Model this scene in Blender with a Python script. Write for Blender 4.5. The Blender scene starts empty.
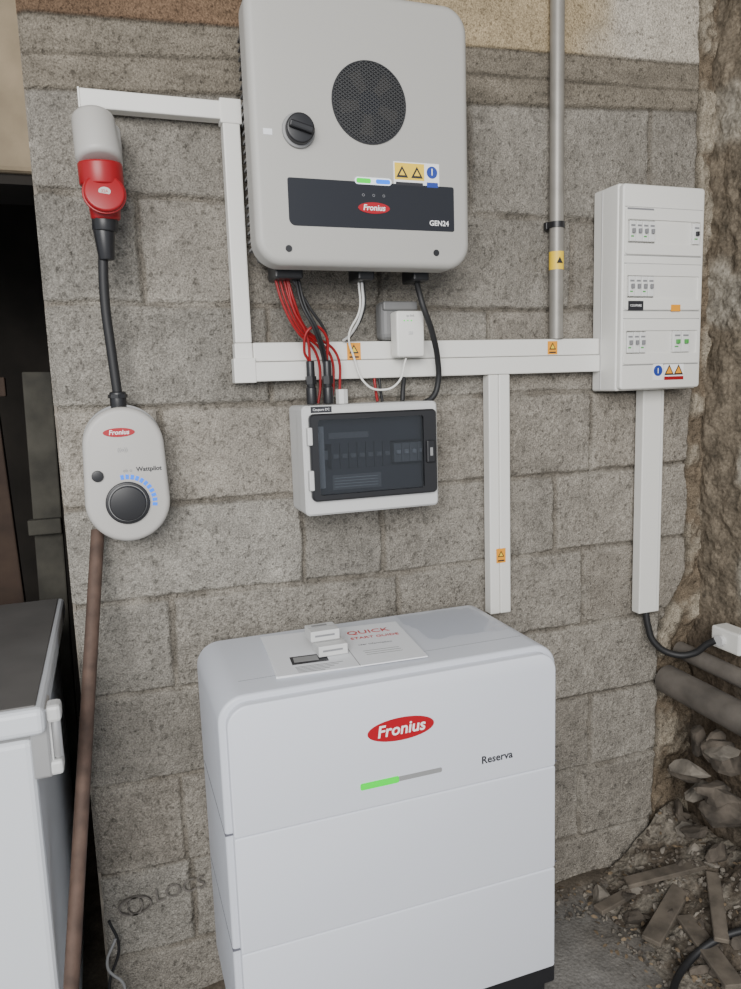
import bpy, bmesh, math, random
import numpy as np
from mathutils import Vector, Matrix
random.seed(7)
H=1.33
def W(x,p,z): return Vector((x,-p,H+z))
COL=bpy.context.collection
# ---------------------------------------------------------------- materials
def mat(name,col,rough=.5,metal=0.,bump=0.,bscale=200.,var=0.,vscale=8.,emit=None,es=1.,coat=0.,spec=.5):
    m=bpy.data.materials.new(name); m.use_nodes=True
    nt=m.node_tree; b=nt.nodes["Principled BSDF"]
    b.inputs["Base Color"].default_value=(*col,1); b.inputs["Roughness"].default_value=rough
    b.inputs["Metallic"].default_value=metal; b.inputs["Coat Weight"].default_value=coat
    b.inputs["Specular IOR Level"].default_value=spec
    tc=nt.nodes.new("ShaderNodeTexCoord")
    if var>0:
        n=nt.nodes.new("ShaderNodeTexNoise"); n.inputs["Scale"].default_value=vscale; n.inputs["Detail"].default_value=6
        nt.links.new(tc.outputs["Object"],n.inputs["Vector"])
        r=nt.nodes.new("ShaderNodeMapRange"); r.inputs["From Min"].default_value=.3; r.inputs["From Max"].default_value=.7
        r.inputs["To Min"].default_value=1-var; r.inputs["To Max"].default_value=1+var
        nt.links.new(n.outputs["Fac"],r.inputs["Value"])
        mx=nt.nodes.new("ShaderNodeVectorMath"); mx.operation='SCALE'; mx.inputs[0].default_value=col
        nt.links.new(r.outputs["Result"],mx.inputs["Scale"]); nt.links.new(mx.outputs[0],b.inputs["Base Color"])
    if bump>0:
        n=nt.nodes.new("ShaderNodeTexNoise"); n.inputs["Scale"].default_value=bscale; n.inputs["Detail"].default_value=3
        nt.links.new(tc.outputs["Object"],n.inputs["Vector"])
        bp=nt.nodes.new("ShaderNodeBump"); bp.inputs["Strength"].default_value=bump; bp.inputs["Distance"].default_value=.002
        nt.links.new(n.outputs["Fac"],bp.inputs["Height"]); nt.links.new(bp.outputs[0],b.inputs["Normal"])
    if emit:
        b.inputs["Emission Color"].default_value=(*emit,1); b.inputs["Emission Strength"].default_value=es
    return m
def masonry(name,grain=1.0,scale=260.):
    m=bpy.data.materials.new(name); m.use_nodes=True; nt=m.node_tree; b=nt.nodes["Principled BSDF"]; L=nt.links
    b.inputs["Roughness"].default_value=.95; b.inputs["Specular IOR Level"].default_value=.15
    at=nt.nodes.new("ShaderNodeAttribute"); at.attribute_name="tint"
    tc=nt.nodes.new("ShaderNodeTexCoord")
    n1=nt.nodes.new("ShaderNodeTexNoise"); n1.inputs["Scale"].default_value=scale; n1.inputs["Detail"].default_value=3; n1.inputs["Roughness"].default_value=.8
    n2=nt.nodes.new("ShaderNodeTexVoronoi"); n2.inputs["Scale"].default_value=scale*.75
    n3=nt.nodes.new("ShaderNodeTexNoise"); n3.inputs["Scale"].default_value=22; n3.inputs["Detail"].default_value=7
    n4=nt.nodes.new("ShaderNodeTexNoise"); n4.inputs["Scale"].default_value=scale*.36; n4.inputs["Detail"].default_value=4
    for n in (n1,n2,n3,n4): L.new(tc.outputs["Object"],n.inputs["Vector"])
    r1=nt.nodes.new("ShaderNodeMapRange"); r1.inputs["From Min"].default_value=.3; r1.inputs["From Max"].default_value=.7
    r1.inputs["To Min"].default_value=1-.55*grain; r1.inputs["To Max"].default_value=1+.55*grain
    L.new(n1.outputs["Fac"],r1.inputs["Value"])
    r3=nt.nodes.new("ShaderNodeMapRange"); r3.inputs["From Min"].default_value=.3; r3.inputs["From Max"].default_value=.7
    r3.inputs["To Min"].default_value=.86; r3.inputs["To Max"].default_value=1.13
    L.new(n3.outputs["Fac"],r3.inputs["Value"])
    r4=nt.nodes.new("ShaderNodeMapRange"); r4.inputs["From Min"].default_value=.30; r4.inputs["From Max"].default_value=.43
    r4.inputs["To Min"].default_value=1-.45*grain; r4.inputs["To Max"].default_value=1
    L.new(n4.outputs["Fac"],r4.inputs["Value"])
    mu=nt.nodes.new("ShaderNodeMath"); mu.operation='MULTIPLY'; L.new(r1.outputs[0],mu.inputs[0]); L.new(r3.outputs[0],mu.inputs[1])
    mu2=nt.nodes.new("ShaderNodeMath"); mu2.operation='MULTIPLY'; L.new(mu.outputs[0],mu2.inputs[0]); L.new(r4.outputs[0],mu2.inputs[1])
    vm=nt.nodes.new("ShaderNodeVectorMath"); vm.operation='SCALE'
    L.new(at.outputs["Color"],vm.inputs[0]); L.new(mu2.outputs[0],vm.inputs["Scale"]); L.new(vm.outputs[0],b.inputs["Base Color"])
    ad=nt.nodes.new("ShaderNodeMath"); ad.operation='ADD'; L.new(n1.outputs["Fac"],ad.inputs[0]); L.new(n2.outputs["Distance"],ad.inputs[1])
    ad2=nt.nodes.new("ShaderNodeMath"); ad2.operation='ADD'; L.new(ad.outputs[0],ad2.inputs[0]); L.new(r4.outputs[0],ad2.inputs[1])
    bp=nt.nodes.new("ShaderNodeBump"); bp.inputs["Strength"].default_value=.65*grain; bp.inputs["Distance"].default_value=.004
    L.new(ad2.outputs[0],bp.inputs["Height"]); L.new(bp.outputs[0],b.inputs["Normal"])
    return m
M={}
M['block']=masonry("concrete_block",1.0,300.)
M['plaster']=masonry("rough_render",.8,120.)
M['floor']=masonry("floor_concrete",.5,160.)
M['white']=mat("white_pvc",(.74,.73,.69),.42)
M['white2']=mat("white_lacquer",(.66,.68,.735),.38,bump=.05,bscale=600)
M['white2s']=mat("white_lacquer_shaded",(.58,.60,.65),.42)  # same lacquer in a darker copy, shade put into the casing colour
M['seam']=mat("seam_dark",(.13,.13,.15),.7)
M['grey']=mat("housing_grey",(.41,.40,.375),.5,bump=.06,bscale=700)
M['lgrey']=mat("light_grey_plastic",(.58,.58,.57),.45)
M['cream']=mat("socket_grey",(.45,.435,.41),.45)
M['mgrey']=mat("mid_grey_plastic",(.26,.26,.26),.5)
M['sgrey']=mat("outdoor_socket_grey",(.17,.17,.17),.5)
M['alu']=mat("heatsink_aluminium",(.16,.16,.165),.5,.6)
M['black']=mat("black_plastic",(.014,.014,.016),.38)
M['band']=mat("dark_front_band",(.012,.013,.018),.28)
M['rubber']=mat("black_rubber",(.014,.014,.015),.55)
M['red']=mat("red_plastic",(.31,.006,.011),.4)
M['redc']=mat("red_cable",(.26,.004,.006),.45)
M['logo']=mat("logo_red",(.38,.003,.012),.35)
M['txtw']=mat("print_white",(.85,.85,.85),.5)
M['txtk']=mat("print_black",(.02,.02,.025),.5)
M['txtg']=mat("print_grey",(.22,.22,.23),.6)
M['txtr']=mat("print_red",(.5,.03,.03),.6)
M['stamp']=mat("block_stamp_ink",(.13,.118,.105),.9,var=.4,vscale=90)
M['orange']=mat("warning_orange",(.80,.33,.02),.5)
M['yellow']=mat("warning_yellow",(.85,.58,.04),.5)
M['blue']=mat("label_blue",(.02,.05,.30),.5)
M['paper']=mat("paper",(.76,.77,.79),.7)
M['galv']=mat("pipe_grey",(.27,.255,.23),.42,.25,var=.12,vscale=25)
M['ledg']=mat("led_green",(.0,.55,.02),.4,emit=(0,1,.015),es=.55)
M['ledb']=mat("led_blue",(.005,.17,.85),.4,emit=(0,.18,1),es=.5)
M['ledw']=mat("led_window",(.8,.85,.9),.4,emit=(.8,.9,1),es=.3)
M['rust']=mat("rusty_steel",(.095,.060,.045),.75,.2,bump=.3,bscale=150,var=.35,vscale=30)
M['frz']=mat("freezer_white",(.64,.66,.69),.35)
M['frztop']=mat("freezer_top_grey",(.115,.11,.105),.5,var=.15,vscale=9)
M['wood']=mat("weathered_wood",(.045,.042,.033),.85,bump=.4,bscale=60,var=.45,vscale=12)
M['woodb']=mat("brown_board",(.04,.024,.016),.85,var=.4,vscale=12)
M['plank']=mat("debris_wood",(.12,.10,.078),.9,bump=.4,bscale=80,var=.4,vscale=25)
M['stone']=mat("rubble_stone",(.10,.083,.066),.95,bump=1,bscale=60,var=.5,vscale=25)
M['stoneg']=mat("rubble_concrete",(.19,.168,.14),.95,bump=.9,bscale=90,var=.4,vscale=25)
M['oldpipe']=mat("old_cement_pipe",(.12,.105,.09),.85,bump=.5,bscale=70,var=.35,vscale=14)
M['dark']=mat("recess_painted_shade",(.018,.015,.012),.95,var=.4,vscale=6)  # near-black: the bay's darkness is painted into its surfaces
M['lintel']=mat("lintel_render",(.25,.20,.135),.95,bump=.5,bscale=60,var=.2,vscale=10)
M['ceil']=mat("ceiling_board",(.25,.23,.21),.9,var=.1,vscale=5)
M['metal']=mat("zinc",(.55,.55,.55),.35,.7)
M['breaker']=mat("breaker_white",(.72,.72,.70),.4)
M['green']=mat("breaker_green",(.07,.35,.07),.4)
M['plate']=mat("plate_grey",(.10,.10,.105),.5)
def glassmat(name,tint,fac,rough=.06):
    m=bpy.data.materials.new(name); m.use_nodes=True; nt=m.node_tree; nt.nodes.clear()
    o=nt.nodes.new("ShaderNodeOutputMaterial"); mx=nt.nodes.new("ShaderNodeMixShader")
    t=nt.nodes.new("ShaderNodeBsdfTransparent"); t.inputs[0].default_value=(*tint,1)
    g=nt.nodes.new("ShaderNodeBsdfGlossy"); g.inputs["Roughness"].default_value=rough
    mx.inputs[0].default_value=fac
    nt.links.new(t.outputs[0],mx.inputs[1]); nt.links.new(g.outputs[0],mx.inputs[2]); nt.links.new(mx.outputs[0],o.inputs[0])
    return m
M['smoke']=glassmat("smoked_cover",(.55,.57,.60),.055,.03)
M['clear']=glassmat("clear_film",(.93,.94,.96),.10,.15)
# ---------------------------------------------------------------- builders
def group(name):
    e=bpy.data.objects.new(name,None); e.empty_display_size=.05; COL.objects.link(e); return e
def add(name,me,m,parent=None,smooth=False):
    if m is not None and len(me.materials)==0: me.materials.append(m)
    if smooth:
        for p in me.polygons: p.use_smooth=True
    o=bpy.data.objects.new(name,me); COL.objects.link(o)
    if parent: o.parent=parent
    return o
def frombm(name,bm,m,parent=None,smooth=False):
    bmesh.ops.recalc_face_normals(bm,faces=bm.faces)
    me=bpy.data.meshes.new(name); bm.to_mesh(me); bm.free(); return add(name,me,m,parent,smooth)
def bmbox(bm,x0,x1,p0,p1,z0,z1,bev=0,seg=2,mt=None):
    r=bmesh.ops.create_cube(bm,size=1)
    s=Matrix.Diagonal((x1-x0,abs(p1-p0),z1-z0,1)); c=W((x0+x1)/2,(p0+p1)/2,(z0+z1)/2)
    T=Matrix.Translation(c)@(mt if mt else Matrix.Identity(4))@s
    bmesh.ops.transform(bm,matrix=T,verts=r['verts'])
    if bev>0:
        es=list({e for v in r['verts'] for e in v.link_edges})
        bmesh.ops.bevel(bm,geom=es,offset=bev,segments=seg,profile=.5,affect='EDGES')
def box(name,x0,x1,p0,p1,z0,z1,m,parent=None,bev=0,seg=2,mt=None):
    bm=bmesh.new(); bmbox(bm,x0,x1,p0,p1,z0,z1,bev,seg,mt)
    return frombm(name,bm,m,parent)
def rr(x0,x1,z0,z1,r,n=8):
    if not isinstance(r,(tuple,list)): r=(r,)*4   # BL,BR,TR,TL
    pts=[]
    for (cx,cz,a0,q) in ((x0,z0,180,r[0]),(x1,z0,270,r[1]),(x1,z1,0,r[2]),(x0,z1,90,r[3])):
        ox=cx+(q if cx==x0 else -q); oz=cz+(q if cz==z0 else -q)
        for i in range(n+1):
            a=math.radians(a0+90*i/n); pts.append((ox+q*math.cos(a),oz+q*math.sin(a)))
    return pts
def ell(cx,cz,rx,rz,n=40):
    return [(cx+rx*math.cos(2*math.pi*i/n),cz+rz*math.sin(2*math.pi*i/n)) for i in range(n)]
def offset(pts,d):
    n=len(pts); out=[]
    for i in range(n):
        a=Vector(pts[i-1]); b=Vector(pts[i]); c=Vector(pts[(i+1)%n])
        t1=(b-a); t2=(c-b)
        if t1.length>1e-9: t1.normalize()
        if t2.length>1e-9: t2.normalize()
        t=t1+t2; t.normalize(); nn=Vector((t.y,-t.x)); k=max(.5,nn.dot(Vector((t1.y,-t1.x)))) ; q=b-nn*d/k; out.append((q.x,q.y))
    return out
def prism(name,pts,p0,p1,m,parent=None,bev=0,seg=4,smooth=True):
    """closed outline in X/Z (ccw) extruded from p0 to p1, rounded front edge"""
    bm=bmesh.new(); rings=[]
    spec=[(0,p0)]
    if bev>0:
        for i in range(seg+1):
            a=math.pi/2*i/seg; spec.append((bev*(1-math.cos(a)),p1-bev+bev*math.sin(a)))
    else: spec.append((0,p1))
    for d,p in spec:
        q=offset(pts,d) if d>1e-7 else pts
        rings.append([bm.verts.new(W(x,p,z)) for x,z in q])
    n=len(pts)
    for a,b in zip(rings,rings[1:]):
        for i in range(n): bm.faces.new((a[i],a[(i+1)%n],b[(i+1)%n],b[i]))
    bm.faces.new(rings[-1]); bm.faces.new(list(reversed(rings[0])))
    o=frombm(name,bm,m,parent)
    if smooth:
        for f in o.data.polygons: f.use_smooth=len(f.vertices)==4
        o.data.update()
        try: o.data.set_sharp_from_angle(angle=math.radians(38))
        except Exception: pass
    return o
def ring(name,outer,inner,p0,p1,m,parent=None,bev=0):
    bm=bmesh.new(); n=len(outer)
    R=[]
    for pts,p in ((outer,p0),(outer,p1-bev),(offset(outer,bev) if bev else outer,p1),(inner,p1),(inner,p0)):
        R.append([bm.verts.new(W(x,p,z)) for x,z in pts])
    for a,b in zip(R,R[1:]+R[:1]):
        for i in range(n): 
            try: bm.faces.new((a[i],a[(i+1)%n],b[(i+1)%n],b[i]))
            except Exception: pass
    return frombm(name,bm,m,parent)
def cyl(name,a,b,r,m,parent=None,r2=None,n=32,bev=0):
    a=Vector(a); b=Vector(b); d=b-a; bm=bmesh.new()
    bmesh.ops.create_cone(bm,cap_ends=True,segments=n,radius1=r,radius2=r if r2 is None else r2,depth=d.length)
    if bev>0:
        es=[e for e in bm.edges if any(len(f.verts)>4 for f in e.link_faces)]
        bmesh.ops.bevel(bm,geom=es,offset=bev,segments=3,profile=.5,affect='EDGES')
    q=Vector((0,0,1)).rotation_difference(d.normalized()).to_matrix().to_4x4()
    bmesh.ops.transform(bm,matrix=Matrix.Translation((a+b)/2)@q,verts=bm.verts)
    o=frombm(name,bm,m,parent,True)
    try: o.data.set_sharp_from_angle(angle=math.radians(40))
    except Exception: pass
    return o
def conv(o,parent,m,name):
    bpy.context.view_layer.update()
    dg=bpy.context.evaluated_depsgraph_get(); me=bpy.data.meshes.new_from_object(o.evaluated_get(dg))
    mw=o.matrix_world.copy(); bpy.data.objects.remove(o); me.transform(mw); me.materials.clear(); me.materials.append(m)
    n=bpy.data.objects.new(name,me); COL.objects.link(n)
    if parent: n.parent=parent
    return n
def tube(name,pts,r,m,parent=None):
    cu=bpy.data.curves.new(name,'CURVE'); cu.dimensions='3D'; cu.bevel_depth=r; cu.bevel_resolution=4; cu.resolution_u=10; cu.use_fill_caps=True
    sp=cu.splines.new('BEZIER'); sp.bezier_points.add(len(pts)-1)
    for bp_,q in zip(sp.bezier_points,pts):
        bp_.co=q; bp_.handle_left_type='AUTO'; bp_.handle_right_type='AUTO'
    o=bpy.data.objects.new(name,cu); COL.objects.link(o)
    n=conv(o,parent,m,name)
    for f in n.data.polygons: f.use_smooth=True
    return n
def text(name,s,x,p,z,size,m,parent=None,flat=False,rot=0.,align='CENTER',ext=.0002,bold=0.,shear=0.):
    cu=bpy.data.curves.new(name,'FONT'); cu.body=s; cu.size=size; cu.align_x=align; cu.align_y='CENTER'; cu.extrude=ext; cu.offset=bold; cu.shear=shear
    cu.resolution_u=3
    o=bpy.data.objects.new(name,cu); COL.objects.link(o)
    o.matrix_world=Matrix.Translation(W(x,p,z))@(Matrix.Rotation(rot,4,'Z') if flat else Matrix.Rotation(math.pi/2,4,'X')@Matrix.Rotation(rot,4,'Z'))
    return conv(o,parent,m,name)
def logo(x,p,z,w,h,parent):
    prism("logo_oval",ell(x,z,w/2,h/2),p,p+.0010,M['logo'],parent)
    text("logo_text","Fronius",x,p+.0012,z,h*.72,M['txtw'],parent,bold=h*.012,shear=.15)
def tri(name,x,z,p,s,m,parent,k=True):
    prism(name,[(x-s/2,z-s*.42),(x+s/2,z-s*.42),(x,z+s*.45)],p,p+.0003,m,parent,smooth=False)
def warn(x,z,p,w,parent,h=None):
    h=h or w*1.15
    box("warning_sticker",x-w/2,x+w/2,p,p+.0005,z-h/2,z+h/2,M['orange'],parent)
    tri("warning_triangle",x,z+h*.12,p+.0005,w*.7,M['txtk'],parent); tri("warning_triangle_inner",x,z+h*.10,p+.0008,w*.42,M['yellow'],parent)
    box("warning_text",x-w*.35,x+w*.35,p+.0005,p+.0007,z-h*.40,z-h*.30,M['txtk'],parent)
# ---------------------------------------------------------------- noise / heightfields
def vn(x,y,s,seed,oct=1):
    rs=np.random.RandomState(seed); out=0; amp=1; tot=0
    for k in range(oct):
        T=rs.rand(128,128); u=x*s+17.3*k; v=y*s+5.1*k; iu=np.floor(u).astype(int); iv=np.floor(v).astype(int); fu=u-iu; fv=v-iv
        fu=fu*fu*(3-2*fu); fv=fv*fv*(3-2*fv)
        a=T[iu%128,iv%128]; b=T[(iu+1)%128,iv%128]; c=T[iu%128,(iv+1)%128]; d=T[(iu+1)%128,(iv+1)%128]
        out=out+amp*((a*(1-fu)+b*fu)*(1-fv)+(c*(1-fu)+d*fu)*fv); tot+=amp; amp*=.5; s*=2.03
    return out/tot
def ss(a,b,x):
    t=np.clip((x-a)/(b-a),0,1); return t*t*(3-2*t)
def grid(name,P,C,m,flip=False,parent=None):
    nu,nv=P.shape[:2]; me=bpy.data.meshes.new(name)
    idx=np.arange(nu*nv).reshape(nu,nv)
    q=np.stack([idx[:-1,:-1],idx[1:,:-1],idx[1:,1:],idx[:-1,1:]],-1).reshape(-1,4)
    if flip: q=q[:,::-1]
    me.vertices.add(nu*nv); me.vertices.foreach_set("co",P.reshape(-1).astype(np.float32))
    nf=len(q); me.loops.add(nf*4); me.loops.foreach_set("vertex_index",q.reshape(-1).astype(np.int32))
    me.polygons.add(nf); me.polygons.foreach_set("loop_start",np.arange(0,nf*4,4,dtype=np.int32))
    try: me.polygons.foreach_set("loop_total",np.full(nf,4,dtype=np.int32))
    except Exception: pass
    me.update(calc_edges=True)
    a=me.color_attributes.new("tint",'FLOAT_COLOR','POINT')
    c4=np.concatenate([C,np.ones((nu,nv,1))],-1).reshape(-1).astype(np.float32); a.data.foreach_set("color",c4)
    me.polygons.foreach_set("use_smooth",np.ones(nf,dtype=bool)); me.validate()
    return add(name,me,m,parent)
def C3(c,shape): return np.broadcast_to(np.array(c),shape+(3,)).copy()
def mix(A,B,f): return A*(1-f[...,None])+B*f[...,None]
# ---------------------------------------------------------------- block wall
xs=np.linspace(-.09,1.52,460); zs=np.linspace(-1.36,1.22,738)
X,Z=np.meshgrid(xs,zs,indexing='ij')
rows=[-1.20,-1.005,-.81,-.615,-.42,-.225,-.03,.167,.37]
joints=[[.34,.85,1.33],[.10,.60,1.10],[.093,.60,1.13],[.35,.84,1.345],[.099,.60,1.10],[.384,.567,1.019],[.102,.61,1.12],[.33,.84,1.33],[.09,.58,1.06],[.30,.80,1.28]]
Xw=X+.010*(vn(X,Z,9,1,3)-.5); Zw=Z+.012*(vn(X,Z,7,2,3)-.5)+.006*np.sin(X*2.1)
ri=np.digitize(Zw,rows)
d=np.full(X.shape,9.)
for r in rows: d=np.minimum(d,np.abs(Zw-r))
tone=np.ones(X.shape)
rs=np.random.RandomState(5)
bo=np.zeros(X.shape); warm=np.zeros(X.shape)
for i in range(10):
    mk=ri==i; j=np.array(joints[i])+0.0
    ji=np.digitize(Xw,j)
    dj=np.min(np.abs(Xw[...,None]-j),-1); d=np.where(mk,np.minimum(d,dj),d)
    tv=rs.uniform(.86,1.12,6); ov=rs.uniform(-.003,.003,6); wv=rs.uniform(-.02,.02,6)
    tone=np.where(mk,tv[ji],tone); bo=np.where(mk,ov[ji],bo); warm=np.where(mk,wv[ji],warm)
jw=vn(X,Z,14,3,3)   # varying joint width
mort=1-ss(.0012+.004*jw,.005+.006*jw,d+.004*(vn(X,Z,60,33,2)-.5))
smear=(1-ss(.0,.03,d))*ss(.50,.7,vn(X,Z,11,4,3))
n_lo=vn(X,Z,3,6,4); n_mid=vn(X,Z,25,7,3); n_hi=vn(X,Z,150,8,2)
top_shade=.84+.16*(1-ss(-.2,.6,Z))  # shade towards the wall top, painted into the block colour
base=C3((.270,.248,.214),X.shape)*(tone*top_shade*(.74+.52*n_lo)*(.88+.24*n_mid)*(.85+.3*n_hi))[...,None]
base[...,0]*=1+warm; base[...,2]*=1-warm
mc=C3((.165,.147,.122),X.shape)*(.65+.7*vn(X,Z,30,9,3))[...,None]
col=mix(base,mc,mort*.85); col=mix(col,C3((.32,.296,.255),X.shape),smear*.5)
disp=bo-mort*.008+smear*.0015+.0022*(n_mid-.5)+.0026*(n_hi-.5)
pits=ss(.80,.92,vn(X,Z,120,10,1)); disp-=pits*.003; col=col*(1-.28*pits)[...,None]
chip=ss(.72,.78,vn(X,Z,9,11,3))*(1-ss(.0,.035,d)); disp-=.005*chip
# poured beam with board marks
bb=.548+.058*X+.008*(vn(X,Z,12,12,3)-.5); bt=.672+.045*X+.006*(vn(X,Z,10,13,3)-.5)
fb=ss(-.003,.003,Z-bb); streak=vn(X*.12,Z,75,14,2); 
bc=C3((.205,.180,.144),X.shape)*(.68+.42*streak+.30*vn(X,Z,5,15,4)-.08)[...,None]
hor=(1-ss(.001,.005,np.abs(Z-(bb+bt)/2-.006*np.sin(X*3))))
bc=bc*(1-.4*hor)[...,None]
col=mix(col,bc,fb); disp=disp*(1-fb)+fb*(.003+.003*(streak-.5)-.004*hor+.003*(n_mid-.5))
ln=1-ss(.0,.007,np.abs(Z-bb)); col*=(1-.4*ln)[...,None]; disp-=.005*ln
# plaster above beam
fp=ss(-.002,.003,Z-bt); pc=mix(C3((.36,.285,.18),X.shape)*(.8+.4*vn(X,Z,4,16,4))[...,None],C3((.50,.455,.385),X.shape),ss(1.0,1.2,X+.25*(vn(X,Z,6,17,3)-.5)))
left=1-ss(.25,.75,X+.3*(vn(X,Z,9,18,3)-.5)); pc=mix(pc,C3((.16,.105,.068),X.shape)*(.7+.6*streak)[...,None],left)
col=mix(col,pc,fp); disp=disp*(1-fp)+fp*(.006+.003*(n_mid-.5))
ln=1-ss(.0,.006,np.abs(Z-bt)); col*=(1-.5*ln)[...,None]
# ragged right end
xb=1.425+.045*(vn(X*0+1.4,Z,6,19,4)-.5)-.085*ss(-.50,-.70,Z)
fr=ss(-.004,.006,X-xb); rn=vn(X,Z,14,20,5)
rc=mix(C3((.165,.130,.092),X.shape),C3((.31,.27,.21),X.shape),ss(.45,.65,rn))*(.65+.7*vn(X,Z,45,21,3))[...,None]
col=mix(col,rc,fr); disp=disp*(1-fr)+fr*(.05*(rn-.62)+.012*(vn(X,Z,60,22,2)-.5))
cr=1-ss(.002,.010,np.abs(X-xb)); disp-=.02*cr; col*=(1-.6*cr)[...,None]
ed=1-ss(0,.012+.012*vn(X*0,Z,16,23,3),X+.09); disp-=.012*ed**2
disp=np.minimum(disp,.0075)-.0078
P=np.stack([X,-disp,Z+H],-1)
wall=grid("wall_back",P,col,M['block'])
bm=bmesh.new(); bmbox(bm,-.089,1.9,-.22,-.045,-1.36,1.22); bmbox(bm,-.0895,-.084,-.046,-.018,-1.36,1.22)
frombm("wall_core",bm,M['stoneg'],wall)
st=text("block_stamp","LOCS CALM2B",.018,.0006,-1.070,.044,M['stamp'],wall,rot=math.radians(4),align='LEFT',bold=.0002)
ring("block_stamp_ring",ell(-.022,-1.080,.034,.021),ell(-.022,-1.080,.031,.018),-.006,.0008,M['stamp'],wall)
ring("block_stamp_ring",ell(-.022,-1.080,.016,.021),ell(-.022,-1.080,.013,.018),-.006,.0008,M['stamp'],wall)
text("block_stamp_small","_ .. CE 1.5",.47,.0004,-.395,.018,M['stamp'],wall)
# ---------------------------------------------------------------- right wall
ps=np.linspace(-.05,1.3,300); z2=np.linspace(-1.36,1.22,430)
Pp,Z2=np.meshgrid(ps,z2,indexing='ij')
bul=.02*ss(-.62,-.80,Z2+.06*(vn(Pp,Z2,5,31,3)-.5)); rn=vn(Pp,Z2,7,32,5)
dx=bul+.032*(rn-.5)+.014*(vn(Pp,Z2,40,33,3)-.5)
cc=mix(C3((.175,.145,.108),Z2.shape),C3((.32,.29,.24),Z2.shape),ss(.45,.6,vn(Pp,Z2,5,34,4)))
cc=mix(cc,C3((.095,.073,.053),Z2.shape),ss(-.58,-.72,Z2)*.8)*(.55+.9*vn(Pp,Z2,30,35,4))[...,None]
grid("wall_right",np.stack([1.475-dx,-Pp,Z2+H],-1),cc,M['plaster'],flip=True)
# ---------------------------------------------------------------- floor
fx=np.linspace(-1.9,1.9,400); fy=np.linspace(-3.2,1.7,500)
FX,FY=np.meshgrid(fx,fy,indexing='ij'); nn=vn(FX,FY,4,41,5)
cc=C3((.21,.20,.185),FX.shape)*(.65+.6*nn)[...,None]
dirt=ss(.95,1.35,FX+.35*(vn(FX,FY,5,42,4)-.5))*ss(-1.1,-.2,FY); dirt=np.maximum(dirt,ss(-.10,-.01,FY+.05*(nn-.5)))
cc=mix(cc,C3((.11,.092,.072),FX.shape)*(.6+.8*vn(FX,FY,40,43,3))[...,None],dirt)
fz=.006*(nn-.5)+dirt*.03*(vn(FX,FY,9,44,4)-.2)
grid("floor",np.stack([FX,FY,fz+0*FX],-1),cc,M['floor'])
box("ceiling",-1.9,1.9,-1.7,1.0,1.22,1.26,M['ceil'])
# ---------------------------------------------------------------- dark storage bay on the left
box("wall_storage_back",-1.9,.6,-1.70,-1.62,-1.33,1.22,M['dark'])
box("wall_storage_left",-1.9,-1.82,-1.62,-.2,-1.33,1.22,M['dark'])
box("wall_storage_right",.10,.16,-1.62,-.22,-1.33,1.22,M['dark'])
g=group("lintel"); box("beam",-1.9,-.0905,-.42,-.20,.45,1.22,M['lintel'],g,.01); box("beam_shade_strip",-1.9,-.095,-.40,-.22,.43,.45,M['dark'],g)  # dark strip below the beam is painted shade, not a real gap
g=group("wooden_plank"); box("board",-.205,-.135,-.62,-.58,-1.33,.06,M['wood'],g,.004,mt=Matrix.Rotation(.02,4,'Y'))
box("batten",-.21,-.13,-.579,-.55,-.36,-.32,M['wood'],g,.003)
g=group("wooden_plank"); box("board",-.36,-.25,-.72,-.68,-1.33,.16,M['woodb'],g,.004,mt=Matrix.Rotation(-.03,4,'Y')); box("batten",-.38,-.24,-.679,-.65,.0,.05,M['woodb'],g,.003)
# ---------------------------------------------------------------- chest freezer
g=group("chest_freezer")
box("body",-1.10,-.146,-.32,.315,-1.30,-.532,M['frz'],g,.012,3)
box("gasket",-1.09,-.145,-.315,.31,-.533,-.520,M['mgrey'],g)
box("lid",-1.115,-.125,-.335,.335,-.521,-.477,M['frz'],g,.010,3)
box("lid_panel",-1.10,-.137,-.322,.322,-.478,-.4745,M['frztop'],g,.002)
for fx_ in (-1.04,-.24):
    for fp_ in (-.26,.24): cyl("foot",W(fx_,fp_,-1.33),W(fx_,fp_,-1.295),.02,M['black'],g)
box("hinge_plate",-.150,-.122,.255,.318,-.60,-.485,M['metal'],g,.004)
box("hinge_leaf",-.1225,-.1185,.262,.312,-.585,-.500,M['lgrey'],g,.001)
cyl("hinge_barrel",W(-.112,.305,-.572),W(-.112,.305,-.505),.0075,M['metal'],g,bev=.002)
box("hinge_arm",-.124,-.102,.285,.320,-.510,-.482,M['lgrey'],g,.006)
box("hinge_arm",-.126,-.106,.280,.318,-.598,-.574,M['lgrey'],g,.005)
for hz in (-.53,-.555): cyl("hinge_screw",W(-.119,.285,hz),W(-.116,.285,hz),.005,M['mgrey'],g,n=12)
box("vent_label",-.34,-.185,.3151,.3160,-1.00,-.965,M['txtw'],g)
for i in range(3): prism("vent_slot",rr(-.30+i*.045,-.27+i*.045,-.99,-.975,.005),.3155,.3170,M['black'],g)
# ---------------------------------------------------------------- leaning steel bar
g=group("rusty_bar"); cyl("bar",W(-.030,.022,-.262),W(-.176,.487,-1.325),.0125,M['rust'],g)
cyl("bar_tip",W(-.1748,.4825,-1.315),W(-.177,.490,-1.332),.0135,M['rust'],g)
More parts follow.
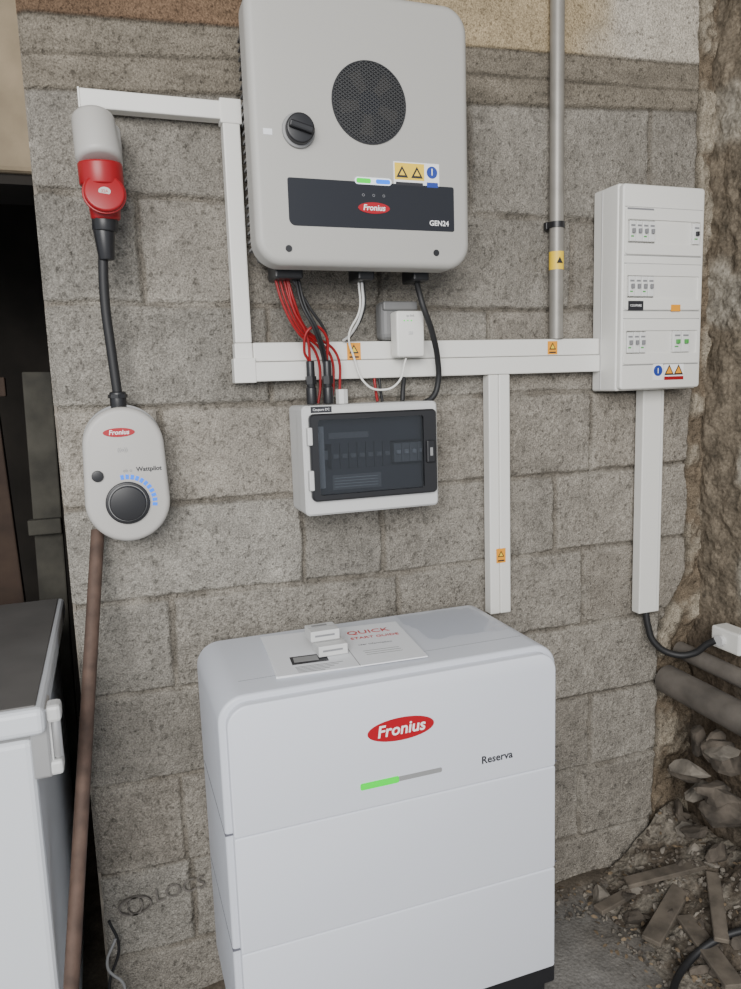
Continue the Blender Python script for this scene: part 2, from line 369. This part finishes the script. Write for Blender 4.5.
# ---------------------------------------------------------------- cable trunking
g=group("cable_trunking")
def trunk(x0,x1,z0,z1,p): box("trunk",x0,x1,.001,p,z0,z1,M['white'],g,.0025)
trunk(.003,.290,.507,.540,.030); trunk(.255,.288,.090,.5065,.030)
box("joint_cover",.251,.292,.003,.032,.500,.545,M['white'],g,.002)
trunk(.253,1.114,.013,.0515,.032); trunk(.290,1.114,.0525,.090,.028)
trunk(.253,.289,.0525,.0895,.030); box("joint_cover",.249,.293,.003,.034,.011,.060,M['white'],g,.002)
trunk(.818,.843,-.545,.0125,.030); trunk(.8435,.871,-.545,.0125,.0315)
trunk(1.243,1.306,-.602,-.036,.030); box("cover_seam",1.296,1.2972,.03,.0305,-.60,-.036,M['lgrey'],g)
box("end_cap",.0,.0035,.002,.031,.506,.541,M['white'],g,.001)
warn(.502,.070,.0283,.030,g); warn(.985,.070,.0283,.026,g,.030); warn(.845,-.405,.0317,.024,g,.034)
# ---------------------------------------------------------------- conduit pipe
g=group("conduit_pipe"); cyl("pipe",W(1.0,.020,.0905),W(1.0,.020,1.20),.0160,M['galv'],g)
box("clamp",.978,1.022,.0,.012,.335,.352,M['black'],g,.002); cyl("clamp_ring",W(1.0,.020,.337),W(1.0,.020,.350),.0185,M['black'],g)
cyl("warning_wrap",W(1.0,.020,.245),W(1.0,.020,.285),.0166,M['yellow'],g); tri("wrap_triangle",.998,.265,.037,.016,M['txtk'],g)
# ---------------------------------------------------------------- inverter
g=group("solar_inverter")
box("mount_plate",.36,.60,.001,.03,.26,.64,M['alu'],g)
box("heatsink",.304,.672,.028,.110,.240,.665,M['alu'],g,.01)
bm=bmesh.new()
for i in range(24): bmbox(bm,.291,.305,.03,.12,.262+i*.0166,.2665+i*.0166)
frombm("cooling_fins",bm,M['alu'],g)
prism("rear_shell",rr(.286,.690,.226,.684,.045),.100,.140,M['mgrey'],g)
prism("cover",rr(.277,.699,.217,.692,.048,12),.128,.180,M['grey'],g,bev=.014,seg=6)
prism("front_band",rr(.338,.664,.286,.368,(.012,.004,.004,.004)),.179,.1808,M['band'],g)
logo(.500,.1809,.3225,.062,.020,g)
text("type_text","GEN24",.632,.1812,.300,.0135,M['txtw'],g,bold=.0002)
for i in range(3): ring("touch_icon",ell(.480+i*.020,.345,.0025,.0025,16),ell(.480+i*.020,.345,.0018,.0018,16),.1809,.1811,M['txtg'],g)
prism("status_window",rr(.464,.536,.3635,.376,.006),.1805,.1818,M['ledw'],g)
prism("led_green",rr(.467,.495,.3655,.3740,.003),.1818,.1822,M['ledg'],g); prism("led_blue",rr(.505,.533,.3655,.3735,.003),.1818,.1822,M['ledb'],g)
box("label",.541,.634,.180,.1806,.362,.408,M['txtw'],g); box("label_yellow",.543,.603,.1806,.1809,.376,.406,M['yellow'],g); box("label_text",.545,.600,.1806,.1810,.366,.372,M['txtk'],g)
for tx in (.558,.588): tri("label_triangle",tx,.390,.1809,.024,M['txtk'],g); tri("label_triangle_inner",tx,.389,.1812,.012,M['yellow'],g)
prism("label_disc",ell(.619,.392,.011,.011),.1806,.181,M['blue'],g); box("label_mark",.618,.620,.181,.1812,.387,.399,M['txtw'],g); box("label_blue",.608,.631,.1806,.181,.365,.374,M['blue'],g)
cyl("switch_base",W(.362,.18,.447),W(.362,.186,.447),.030,M['mgrey'],g,bev=.002); cyl("switch_knob",W(.362,.185,.447),W(.362,.200,.447),.0255,M['black'],g,bev=.003)
box("switch_grip",.340,.384,.199,.209,.441,.453,M['black'],g,.003,mt=Matrix.Rotation(.25,4,'Y'))
box("switch_label",.299,.315,.180,.1806,.437,.447,M['paper'],g)
prism("fan_recess",ell(.497,.505,.070,.070,64),.1795,.1806,M['black'],g)
ring("fan_rim",ell(.497,.505,.0715,.0715,64),ell(.497,.505,.0690,.0690,64),.179,.1825,M['black'],g)
for a in range(5):
    an=a*math.pi*2/5+.5; pts=[(.497+r*math.cos(an+o),.505+r*math.sin(an+o)) for r,o in ((.022,0),(.058,.1),(.058,.55),(.022,.7))]
    prism("fan_blade",pts,.1806,.1809,mat("fan_blade_dark",(.035,.032,.03),.4),g,smooth=False)
prism("fan_hub",ell(.497,.505,.020,.020,24),.1806,.1811,M['band'],g)
bm=bmesh.new()
for ang in (math.radians(35),math.radians(-35)):
    for k in range(-13,14):
        off=k*.0053; half=math.sqrt(max(0,.0690**2-off**2))
        if half>.005:
            r=bmesh.ops.create_cube(bm,size=1)
            T=Matrix.Translation(W(.497,.1826,.505))@Matrix.Rotation(ang,4,'Y')@Matrix.Translation((0,0,off))@Matrix.Diagonal((2*half,.0008,.0011,1))
            bmesh.ops.transform(bm,matrix=T,verts=r['verts'])
frombm("fan_mesh",bm,mat("grille_wire",(.06,.06,.06),.45),g)
for sx in (.335,.625): cyl("cover_screw",W(sx,.177,.246),W(sx,.1815,.246),.006,M['black'],g)
bm=bmesh.new()
for cx,w_ in ((.350,.055),(.505,.035),(.622,.035)): bmbox(bm,cx-w_/2,cx+w_/2,.05,.115,.203,.242,.004)
frombm("cable_entry",bm,M['black'],g)
# ---------------------------------------------------------------- pv cables
g=group("pv_cables")
def WP(l): return [W(*q) for q in l]
for i in range(4):
    x0=.330+.008*i; x1=.407+.014*i
    tube("red_cable",WP([(x0,.085,.204),(x0+.010,.085,.165),(x0+.036,.08-.003*i,.112),(x1+.004,.06,.065),(x1+.012,.052,.00),(x1+.006,.052,-.035)]),.0028,M['redc'],g)
for i in range(2):
    x0=.368+.006*i
    tube("black_cable",WP([(x0,.09,.204),(x0+.008,.10,.155),(x0+.030,.10,.11),(x0+.055,.07,.05),(x0+.068,.055,-.03)]),.0030,M['rubber'],g)
for cx in (.395,.430):
    cyl("mc4_plug",W(cx,.07,-.005),W(cx,.07,.050),.0085,M['black'],g,bev=.002); cyl("mc4_socket",W(cx,.07,-.036),W(cx,.07,-.002),.0105,M['black'],g,bev=.002)
    cyl("mc4_nut",W(cx,.07,.004),W(cx,.07,.02),.0115,M['black'],g,n=6)
tube("red_cable",WP([(.395,.07,.050),(.388,.08,.10),(.362,.085,.15),(.352,.085,.204)]),.0028,M['redc'],g)
tube("red_cable",WP([(.430,.07,.050),(.425,.085,.10),(.398,.09,.115),(.382,.078,.07),(.393,.07,.050)]),.0028,M['redc'],g)
tube("black_cable",WP([(.430,.07,.050),(.428,.08,.10),(.395,.09,.15),(.362,.09,.204)]),.0030,M['rubber'],g)
cyl("gland",W(.462,.06,-.037),W(.462,.06,-.008),.013,M['lgrey'],g,n=8)
for cx in (.545,.556): tube("red_cable" if cx<.55 else "black_cable",WP([(cx,.03,.012),(cx,.035,-.01),(cx,.045,-.036)]),.003,M['redc'] if cx<.55 else M['rubber'],g)
g=group("ac_cable")
tube("black_cable",WP([(.622,.090,.202),(.628,.105,.155),(.655,.09,.10),(.680,.06,.04),(.684,.05,.0),(.672,.05,-.030),(.645,.05,-.045)]),.0062,M['rubber'],g)
tube("black_cable",WP([(.610,.038,.012),(.604,.045,-.01),(.600,.05,-.036)]),.005,M['rubber'],g)
g=group("data_cable")
tube("white_cable",WP([(.500,.08,.202),(.500,.08,.15),(.482,.06,.10),(.495,.045,.06),(.520,.05,.0),(.55,.055,-.012),(.585,.06,-.0),(.604,.066,.052)]),.0022,M['white'],g)
tube("grey_cable",WP([(.510,.08,.202),(.509,.08,.15),(.492,.05,.104),(.486,.034,.0915)]),.0032,M['rubber'],g)
tube("white_cable",WP([(.505,.085,.202),(.504,.085,.15),(.486,.05,.100),(.478,.034,.0915)]),.0028,M['lgrey'],g)
# ---------------------------------------------------------------- wall socket + adapter
g=group("wall_socket"); box("housing",.560,.642,.001,.044,.0915,.172,M['sgrey'],g,.012,3); box("lid",.563,.640,.040,.050,.152,.170,M['sgrey'],g,.003)
g=group("powerline_adapter"); prism("body",rr(.580,.642,.054,.148,.006),.0455,.078,M['white'],g,bev=.004); 
for i in range(3): cyl("status_led",W(.597+.008*i,.078,.128),W(.597+.008*i,.0786,.128),.0015,M['ledg'],g,n=12)
text("adapter_text","tp-link",.611,.0782,.138,.007,M['txtg'],g)
box("button",.606,.616,.078,.079,.100,.106,M['lgrey'],g,.001)
# ---------------------------------------------------------------- dc junction box
g=group("junction_box")
outer=rr(.364,.655,-.258,-.038,.010,6); inner=rr(.384,.640,-.224,-.058,.006,6)
prism("back_shell",outer,.001,.058,M['lgrey'],g)
ring("front_frame",outer,inner,.057,.106,M['lgrey'],g,bev=.004)
box("mounting_plate",.384,.640,.058,.060,-.224,-.058,M['plate'],g)
box("din_rail",.390,.632,.060,.066,-.150,-.132,M['metal'],g)
for i in range(7): box("fuse_holder",.425+i*.0185,.442+i*.0185,.06,.093,-.168,-.112,M['plate'],g,.001)
for i in range(4): box("breaker",.560+i*.0175,.5765+i*.0175,.06,.096,-.162,-.122,M['mgrey'],g,.001); box("breaker_toggle",.564+i*.0175,.5725+i*.0175,.096,.103,-.144,-.136,M['lgrey'],g,.001)
for i in range(7): box("fuse_handle",.428+i*.0185,.439+i*.0185,.093,.099,-.146,-.137,M['mgrey'],g,.001)
for nm,za,zb in (("blank_plate_upper",-.116,-.062),("blank_plate_lower",-.221,-.168)): box(nm,.388,.636,.0925,.094,za,zb,M['plate'],g)
box("wiring_note",.425,.530,.0942,.0948,-.210,-.180,M['mgrey'],g); box("info_plate",.420,.505,.0942,.0948,-.106,-.094,M['mgrey'],g)
for i in range(4): box("note_line",.430,.522,.0948,.0950,-.205+i*.006,-.2035+i*.006,M['lgrey'],g)
box("side_label",.396,.410,.0942,.0948,-.205,-.080,M['lgrey'],g)
do=rr(.376,.648,-.228,-.054,.010,6); di=rr(.392,.618,-.216,-.066,.006,6)
ring("door_frame",do,di,.106,.118,M['black'],g,bev=.003)
prism("door_glass",di,.108,.115,M['smoke'],g)
box("door_latch",.622,.642,.117,.124,-.165,-.118,M['black'],g,.003); box("latch_slot",.629,.635,.124,.1245,-.150,-.133,M['mgrey'],g)
box("hinge_tab",.370,.380,.10,.121,-.205,-.165,M['lgrey'],g,.002); box("hinge_tab",.370,.380,.10,.121,-.115,-.080,M['lgrey'],g,.002)
box("sticker",.382,.425,.106,.1066,-.052,-.040,M['txtk'],g); text("sticker_text","Coupure DC",.4035,.1068,-.046,.0065,M['txtw'],g)
# ---------------------------------------------------------------- distribution board
g=group("distribution_board")
prism("enclosure",rr(1.116,1.350,-.034,.425,.006),.001,.086,M['white'],g,bev=.004)
prism("front_cover",rr(1.119,1.347,-.031,.422,.008),.084,.100,M['white'],g,bev=.004)
box("side_groove",1.1148,1.1165,.030,.032,-.03,.42,M['lgrey'],g)
def brk(x,z0,z1,n,hi,w=.0175,c=None):
    box("cutout",x-.002,x+n*w+.002,.0960,.1000,z0-.003,z1+.003,M['mgrey'],g)
    for i in range(n):
        box("breaker",x+i*w,x+(i+.94)*w,.094,.106,z0,z1,M['breaker'],g,.0012)
        zc=(z0+z1)/2; box("toggle",x+(i+.28)*w,x+(i+.66)*w,.106,.112,zc-.005,zc+.005,c or M['txtg'],g,.001)
        box("breaker_print",x+(i+.15)*w,x+(i+.8)*w,.106,.1064,z1-.012,z1-.008,M['txtg'],g)
        if i%2==0: box("breaker_tag",x+(i+.15)*w,x+(i+.6)*w,.106,.1064,zc-.013,zc-.010,M['green'],g)
for zc in (.320,.198,.076):
    ro=rr(1.124,1.340,zc-.050,zc+.052,.006,4); ri_=rr(1.130,1.334,zc-.026,zc+.026,.003,4)
    ring("row_frame",ro,ri_,.096,.1035,M['white'],g,bev=.001)
    box("blank_strip",1.130,1.334,.094,.0985,zc-.026,zc+.026,M['white'],g)
    box("row_edge",1.124,1.340,.1000,.1006,zc+.052,zc+.0535,M['mgrey'],g); box("row_edge",1.124,1.340,.1000,.1006,zc-.0525,zc-.051,M['mgrey'],g)
brk(1.134,.298,.342,4,1); brk(1.311,.296,.342,1,1,.020,M['txtk'])
brk(1.134,.178,.222,4,1); brk(1.132,.052,.098,3,1); brk(1.262,.052,.100,2,1,.024,M['green'])
box("note_strip",1.128,1.200,.1035,.1038,.366,.370,M['txtg'],g)
box("black_tag",1.134,1.176,.1035,.1040,.147,.168,M['txtk'],g); text("tag_text","COUPURE",1.155,.1042,.1575,.007,M['txtw'],g)
box("orange_tag",1.254,1.281,.1035,.1040,.145,.160,M['orange'],g)
box("white_label",1.210,1.238,.1002,.1008,-.012,.026,M['txtw'],g); prism("blue_disc",ell(1.224,.010,.0125,.0125),.1008,.1012,M['blue'],g); box("disc_mark",1.223,1.225,.1012,.1014,.004,.016,M['txtw'],g)
box("yellow_label",1.242,1.298,.1002,.1008,-.012,.024,M['txtw'],g); box("red_strip",1.242,1.298,.1008,.1011,-.012,-.004,M['red'],g)
for tx in (1.256,1.283): tri("triangle",tx,.011,.1009,.028,M['txtk'],g); tri("triangle_inner",tx,.0105,.1013,.018,M['orange'],g)
# ---------------------------------------------------------------- ev charger
g=group("ev_charger")
def egg(cx,z0,z1,rt,rb,n=16):
    pts=[]; zt=z1-rt; zb=z0+rb
    for i in range(n*2+1):
        a=math.pi*i/(2*n); pts.append((cx+rt*math.cos(a),zt+rt*math.sin(a)))
    for i in range(n*2+1):
        a=math.pi+math.pi*i/(2*n); pts.append((cx+rb*math.cos(a),zb+rb*math.sin(a)))
    return pts
cx=.029
box("wall_bracket",cx-.04,cx+.04,.001,.02,-.24,-.06,M['black'],g)
prism("rear_shell",egg(cx,-.281,-.022,.0715,.0755),.018,.060,M['mgrey'],g)
prism("front_cover",egg(cx,-.277,-.026,.072,.076),.052,.090,M['cream'],g,bev=.010,seg=5)
logo(.022,.0902,-.072,.056,.0165,g)
text("wifi_mark","((o))",.026,.0904,-.104,.010,M['txtg'],g)
text("name_text","Wattpilot",.070,.0904,-.142,.0115,M['txtk'],g,bold=.0003)
text("mode_icons","eb o",.032,.0904,-.143,.009,M['txtg'],g)
cyl("mode_button",W(-.021,.088,-.150),W(-.021,.094,-.150),.0105,M['black'],g,bev=.001)
cyl("dial_ring",W(.028,.088,-.203),W(.028,.096,-.203),.0395,M['black'],g,n=48,bev=.002)
ring("dial_edge",ell(.028,-.203,.0340,.0340,48),ell(.028,-.203,.0328,.0328,48),.096,.0965,M['mgrey'],g)
cyl("dial_knob",W(.028,.095,-.203),W(.028,.106,-.203),.032,M['black'],g,n=48,bev=.002)
for i in range(11):
    a=math.radians(98-i*10.5); c_,s_=math.cos(a),math.sin(a)
    T=Matrix.Rotation(math.pi/2-a,4,'Y'); lx,lz=.028+.0485*c_,-.203+.0485*s_
    box("led_mark",lx-.0028,lx+.0028,.0895,.0912,lz-.0042,lz+.0042,M['ledb'],g,0,2,T)
cyl("cable_gland",W(.026,.055,-.030),W(.026,.055,.002),.015,M['black'],g,bev=.003); cyl("gland_nut",W(.026,.055,-.010),W(.026,.055,-.003),.0175,M['black'],g,n=8)
tube("supply_cable",WP([(.026,.055,-.004),(.021,.058,.08),(.017,.062,.16),(.020,.068,.24),(.024,.070,.275)]),.0088,M['rubber'],g)
SX=.012; SZ=-.026
def S(x,p,z): return W(x+SX,p,z+SZ)
g=group("industrial_plug")
cyl("strain_relief",S(.014,.071,.262),S(.013,.074,.315),.0135,M['black'],g,r2=.019,bev=.002); cyl("clamp_nut",S(.015,.073,.312),S(.016,.076,.335),.023,M['black'],g,n=10,bev=.002)
cyl("plug_body",S(.018,.075,.330),S(.016,.082,.412),.025,M['red'],g,r2=.031,bev=.004); cyl("plug_flange",S(.016,.082,.385),S(.015,.085,.424),.0375,M['red'],g,bev=.004)
cyl("lid",S(.018,.100,.365),S(.0185,.119,.369),.034,M['red'],g,bev=.004); cyl("lid_rim",S(.018,.106,.367),S(.018,.111,.368),.0365,M['red'],g,bev=.001)
prism("lid_mark",ell(.0185+SX,.369+SZ,.010,.007,24),.1188,.1198,M['cream'],g)
text("lid_text","32A",.0185+SX,.1201,.369+SZ,.007,M['txtr'],g)
g=group("industrial_socket")
box("back_box",-.016+SX,.056+SX,.001,.05,.426+SZ,.505+SZ,M['cream'],g,.012,3)
cyl("socket_body",S(.015,.085,.425),S(.010,.058,.510),.0395,M['cream'],g,r2=.036,bev=.010)
# ---------------------------------------------------------------- battery
g=group("home_battery")
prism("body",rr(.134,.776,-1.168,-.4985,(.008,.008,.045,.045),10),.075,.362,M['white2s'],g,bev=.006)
def module(z0,z1,r): prism("front_module",rr(.146,.764,z0,z1,r,10),.355,.381,M['white2'],g,bev=.0030,seg=3)
module(-.7372,-.509,(.005,.005,.036,.036)); module(-.9507,-.7376,.005); module(-1.168,-.9511,.005)
for z in (-.7374,-.9509): box("module_seam",.1335,.7765,.09,.366,z-.0008,z+.0008,M['seam'],g)
box("top_seam",.180,.735,.300,.3008,-.4988,-.4983,M['seam'],g)
prism("base",rr(.150,.760,-1.32,-1.168,.004),.09,.350,M['black'],g)
prism("base_skirt",rr(.144,.766,-1.205,-1.168,.004),.085,.376,M['black'],g)
for fx_ in (.20,.71):
    for fp_ in (.13,.31): cyl("foot",W(fx_,fp_,-1.332),W(fx_,fp_,-1.315),.022,M['black'],g)
logo(.447,.3811,-.600,.126,.042,g)
text("model_text","Reserva",.637,.3813,-.694,.0205,M['txtk'],g,bold=.0004)
prism("led_track",rr(.368,.524,-.698,-.689,.003),.3805,.3815,M['mgrey'],g)
prism("led_lit",rr(.368,.440,-.6995,-.6875,.003),.3812,.3822,M['ledg'],g)
# ---------------------------------------------------------------- manuals on top
def flatquad(name,c,m,parent,z,t=.001):
    bm=bmesh.new(); a=[bm.verts.new(W(x,p,z)) for x,p in c]; b=[bm.verts.new(W(x,p,z+t)) for x,p in c]
    for i in range(4): bm.faces.new((a[i],a[(i+1)%4],b[(i+1)%4],b[i]))
    bm.faces.new(a); bm.faces.new(b); return frombm(name,bm,m,parent)
g=group("instruction_manual")
flatquad("back_sheets",[(.262,.100),(.420,.118),(.400,.326),(.243,.318)],M['paper'],g,-.4980,.004)
flatquad("cover_left",[(.258,.104),(.405,.116),(.392,.332),(.246,.322)],M['paper'],g,-.4940,.0012)
flatquad("cover_right",[(.405,.116),(.540,.128),(.520,.338),(.392,.332)],M['paper'],g,-.4950,.0022)
flatquad("fold_line",[(.4045,.116),(.4058,.116),(.3928,.332),(.3915,.332)],M['mgrey'],g,-.4929,.0003)
flatquad("picture",[(.285,.240),(.352,.245),(.348,.285),(.281,.280)],M['txtk'],g,-.4928,.0003)
flatquad("picture_body",[(.290,.246),(.335,.250),(.332,.274),(.287,.270)],M['mgrey'],g,-.4926,.0004)
for i in range(5): flatquad("text_line",[(.283,.292+.006*i),(.37-.01*i,.298+.006*i),(.37-.01*i,.300+.006*i),(.283,.294+.006*i)],M['txtg'],g,-.4928,.0002)
text("title_text","QUICK",.465,.165,-.4922,.028,M['txtr'],g,flat=True,rot=-.09); text("title_text","START GUIDE",.468,.198,-.4922,.016,M['txtr'],g,flat=True,rot=-.09)
text("subtitle_text","user information",.455,.235,-.4922,.010,M['txtg'],g,flat=True,rot=-.09)
for i in range(3): flatquad("guide_line",[(.420,.265+.010*i),(.49,.270+.010*i),(.49,.272+.010*i),(.420,.267+.010*i)],M['mgrey'],g,-.4927,.0002)
g=group("plastic_film")
fxn=np.linspace(.548,.72,30); fpn=np.linspace(.10,.26,30); A,B=np.meshgrid(fxn,fpn,indexing='ij')
bm=bmesh.new(); hh=.009*vn(A,B,35,71,2)+.0005
vs=[[bm.verts.new(W(A[i,j]+.03*(B[i,j]-.11)+.008*vn(A[i,j],B[i,j],20,5),B[i,j]+.04*(A[i,j]-.54),-.4975+hh[i,j])) for j in range(30)] for i in range(30)]
for i in range(29):
    for j in range(29): bm.faces.new((vs[i][j],vs[i][j+1],vs[i+1][j+1],vs[i+1][j]))
frombm("film",bm,M['clear'],g,True)
for nm,x,p,z in (("small_carton",.334,.222,-.4915),("small_carton",.327,.196,-.4705)):
    g=group(nm); box("carton",x,x+.056,p,p+.046,z,z+.020,M['lgrey'],g,.0015)
    box("print_band",x+.008,x+.046,p+.0458,p+.0466,z+.009,z+.0125,M['txtg'],g); box("flap_line",x+.002,x+.054,p+.022,p+.0228,z+.0199,z+.0203,M['mgrey'],g)
    box("print_top",x+.01,x+.04,p+.008,p+.018,z+.0199,z+.0203,M['mgrey'],g)
# ---------------------------------------------------------------- right side cable + fitting
g=group("supply_cable"); tube("cable",WP([(1.273,.020,-.604),(1.276,.024,-.635),(1.290,.035,-.683),(1.330,.06,-.712),(1.365,.09,-.705),(1.385,.115,-.675),(1.394,.13,-.662)]),.0085,M['rubber'],g)
g=group("cable_outlet"); box("fitting",1.405,1.455,.105,.195,-.685,-.630,M['white'],g,.005); cyl("gland",W(1.394,.14,-.660),W(1.406,.14,-.660),.014,M['lgrey'],g)
def oldpipe(nm,x,z,r,p1,dz=0,dx=0):
    g=group(nm); cyl("pipe",W(x,.012,z),W(x+dx,p1,z+dz),r,M['oldpipe'],g,n=28); 
    cyl("collar",W(x+dx*.4,p1*.28,z+dz*.3),W(x+dx*.45,p1*.34,z+dz*.34),r*1.22,M['oldpipe'],g,n=28,bev=.004)
oldpipe("drain_pipe",1.352,-.800,.038,1.1,-.02); oldpipe("drain_pipe",1.392,-.725,.022,1.1,-.02)
# ---------------------------------------------------------------- rubble
g=group("rubble_pile")
mx_=np.linspace(1.00,1.415,170); mp=np.linspace(.006,1.1,420); MX,MP=np.meshgrid(mx_,mp,indexing='ij')
def mound_h(x,p): return .15*ss(1.10,1.44,x+.08*(vn(x,p,6,81,3)-.5))*(.7+.6*vn(x,p,8,82,3))
mh=mound_h(MX,MP)+.030*(vn(MX,MP,22,83,4)-.5)*ss(1.05,1.2,MX)-.02*(1-ss(1.00,1.09,MX))
cm=mix(C3((.095,.078,.060),MX.shape),C3((.20,.178,.146),MX.shape),ss(.42,.62,vn(MX,MP,18,84,4)))*(.6+.8*vn(MX,MP,80,85,3))[...,None]
grid("earth_mound",np.stack([MX,-MP,.004+mh],-1),cm,M['plaster'],flip=True,parent=g)
def ground(x,p):
    if x<=1.03: return -1.326
    return -1.326+float(mound_h(np.array([[x]]),np.array([[p]]))[0,0])
def rock(bm,c,s,seed,fl=.6):
    r=bmesh.ops.create_icosphere(bm,subdivisions=2,radius=1); rnd=random.Random(seed)
    ax=[rnd.uniform(.55,1.3) for _ in range(3)]; q=Matrix.Rotation(rnd.uniform(0,6),4,(rnd.random()-.5,rnd.random()-.5,rnd.random()+.3))
    pl=[(Vector((rnd.gauss(0,1),rnd.gauss(0,1),rnd.gauss(0,1))).normalized(),rnd.uniform(.45,.72)) for _ in range(9)]
    for v in r['verts']:
        co=v.co.copy()
        for n_,k in pl:
            dd=co.dot(n_)
            if dd>k: co-=n_*(dd-k)
        co*=1+rnd.uniform(-.05,.05); co=Vector((co.x*ax[0]*s,co.y*ax[1]*s,co.z*ax[2]*s*fl)); v.co=q@co+Vector(c)
XM=1.405
for nm,mk,n,seed in (("dark_stones",'stone',90,3),("concrete_chunks",'stoneg',50,9)):
    rnd=random.Random(seed); bm=bmesh.new()
    for i in range(n):
        s=rnd.choice((.010,.014,.02,.026,.036))*rnd.uniform(.8,1.2); x=min(1.40-rnd.random()**1.1*.30,XM-s*1.1); p=rnd.uniform(.045,.9)
        rock(bm,W(x,p,ground(x,p)+s*.25),s,seed*1000+i)
    # broken masonry stacked against the side wall, under the pipes
    rnd=random.Random(seed+50)
    for k in range(26 if mk=='stone' else 12):
        p=rnd.uniform(.055,.75); z=-1.16+rnd.random()*.27; s=rnd.uniform(.035,.055); x=XM-s*1.05-rnd.random()*.035*(1-(z+1.16)/.27)
        rock(bm,W(x,p,z),s,7000+seed*100+k,.75)
    frombm(nm,bm,M[mk],g)
for nm,mk,seed,n in (("gravel",'stoneg',21,620),("dark_gravel",'stone',22,460)):
    bm=bmesh.new(); rnd=random.Random(seed)
    for i in range(n):
        x=rnd.uniform(.80,1.39); p=rnd.uniform(.015,.75)*rnd.random()**.5
        if x<1.05 and p>.12: continue
        rock(bm,W(x,max(p,.012),ground(x,p)+.004),rnd.uniform(.002,.009),5000*seed+i)
    frombm(nm,bm,M[mk],g)
bm=bmesh.new()
for (x,p,l,w_,a,b) in ((1.20,.22,.26,.045,.5,-.12),(1.24,.15,.20,.036,-.35,-.25),(1.18,.36,.22,.045,1.3,.03),(1.26,.30,.20,.032,.9,-.15),(1.12,.12,.14,.03,.2,0),(1.25,.50,.22,.045,1.2,-.1)):
    T=Matrix.Rotation(a,4,'Z')@Matrix.Rotation(b,4,'Y'); z=ground(x,p)+.018
    bmbox(bm,x-l/2,x+l/2,p-w_/2,p+w_/2,z-.006,z+.006,.002,1,T)
frombm("wood_offcuts",bm,M['plank'],g)
bm=bmesh.new(); rnd=random.Random(4)
for i in range(240):
    x=rnd.uniform(1.0,1.385); p=rnd.uniform(.02,.6); z=ground(x,p)+.010; r=rnd.uniform(.004,.010); a=rnd.uniform(0,6)
    c=W(x,p,z+.004); q=Matrix.Rotation(a,3,'Z')@Matrix.Rotation(rnd.uniform(-.7,.7),3,'X')
    vs=[bm.verts.new(c+q@Vector(v)*r) for v in ((-1,0,0),(-.3,.45,.15),(.5,.35,.1),(1,0,0),(.4,-.4,.1),(-.4,-.4,.2))]; bm.faces.new(vs)
frombm("dry_leaves",bm,mat("dry_leaf",(.17,.125,.078),.8,var=.4,vscale=40),g)
g=group("floor_cable"); tube("cable",[W(x,p,max(z,ground(x,p)+.026)) for x,p,z in ((.86,.60,-1.318),(.93,.50,-1.315),(1.02,.42,-1.31),(1.12,.36,-1.30),(1.20,.36,-1.28),(1.28,.40,-1.25),(1.36,.45,-1.22))],.008,M['rubber'],g)
g=group("loose_cable"); tube("cable",WP([(-.065,.03,-1.12),(-.085,.04,-1.17),(-.055,.05,-1.22),(-.08,.06,-1.28),(-.04,.06,-1.318),(.04,.08,-1.324)]),.003,M['mgrey'],g); tube("cable",WP([(-.075,.025,-1.08),(-.060,.03,-1.14),(-.085,.04,-1.22),(-.06,.05,-1.320)]),.003,M['rubber'],g)
# ---------------------------------------------------------------- light
w=bpy.data.worlds.new("World"); bpy.context.scene.world=w; w.use_nodes=True
nt=w.node_tree; bg=nt.nodes["Background"]; bg.inputs[0].default_value=(.86,.92,1,1); bg.inputs[1].default_value=.90
def area(name,loc,tgt,sx,sy,e,c):
    l=bpy.data.lights.new(name,'AREA'); l.shape='RECTANGLE'; l.size=sx; l.size_y=sy; l.energy=e; l.color=c
    o=bpy.data.objects.new(name,l); COL.objects.link(o); o.location=loc
    o.rotation_euler=(Vector(tgt)-Vector(loc)).to_track_quat('-Z','Y').to_euler(); return o
area("daylight_opening",(-1.2,-4.2,2.6),(.6,0,1.0),2.6,2.0,265,(1,.98,.95))
# ---------------------------------------------------------------- camera
cam=bpy.data.cameras.new("Camera"); co=bpy.data.objects.new("Camera",cam); COL.objects.link(co)
cam.sensor_fit='VERTICAL'; cam.sensor_height=36; cam.lens=36*743/989; cam.clip_start=.02
R=Matrix(((.9412,.0795,-.3283),(-.3363,.1272,-.9331),(-.0324,.9887,.1465)))
co.matrix_world=Matrix.Translation((0,-1.53,H))@R.to_4x4()
bpy.context.scene.camera=co
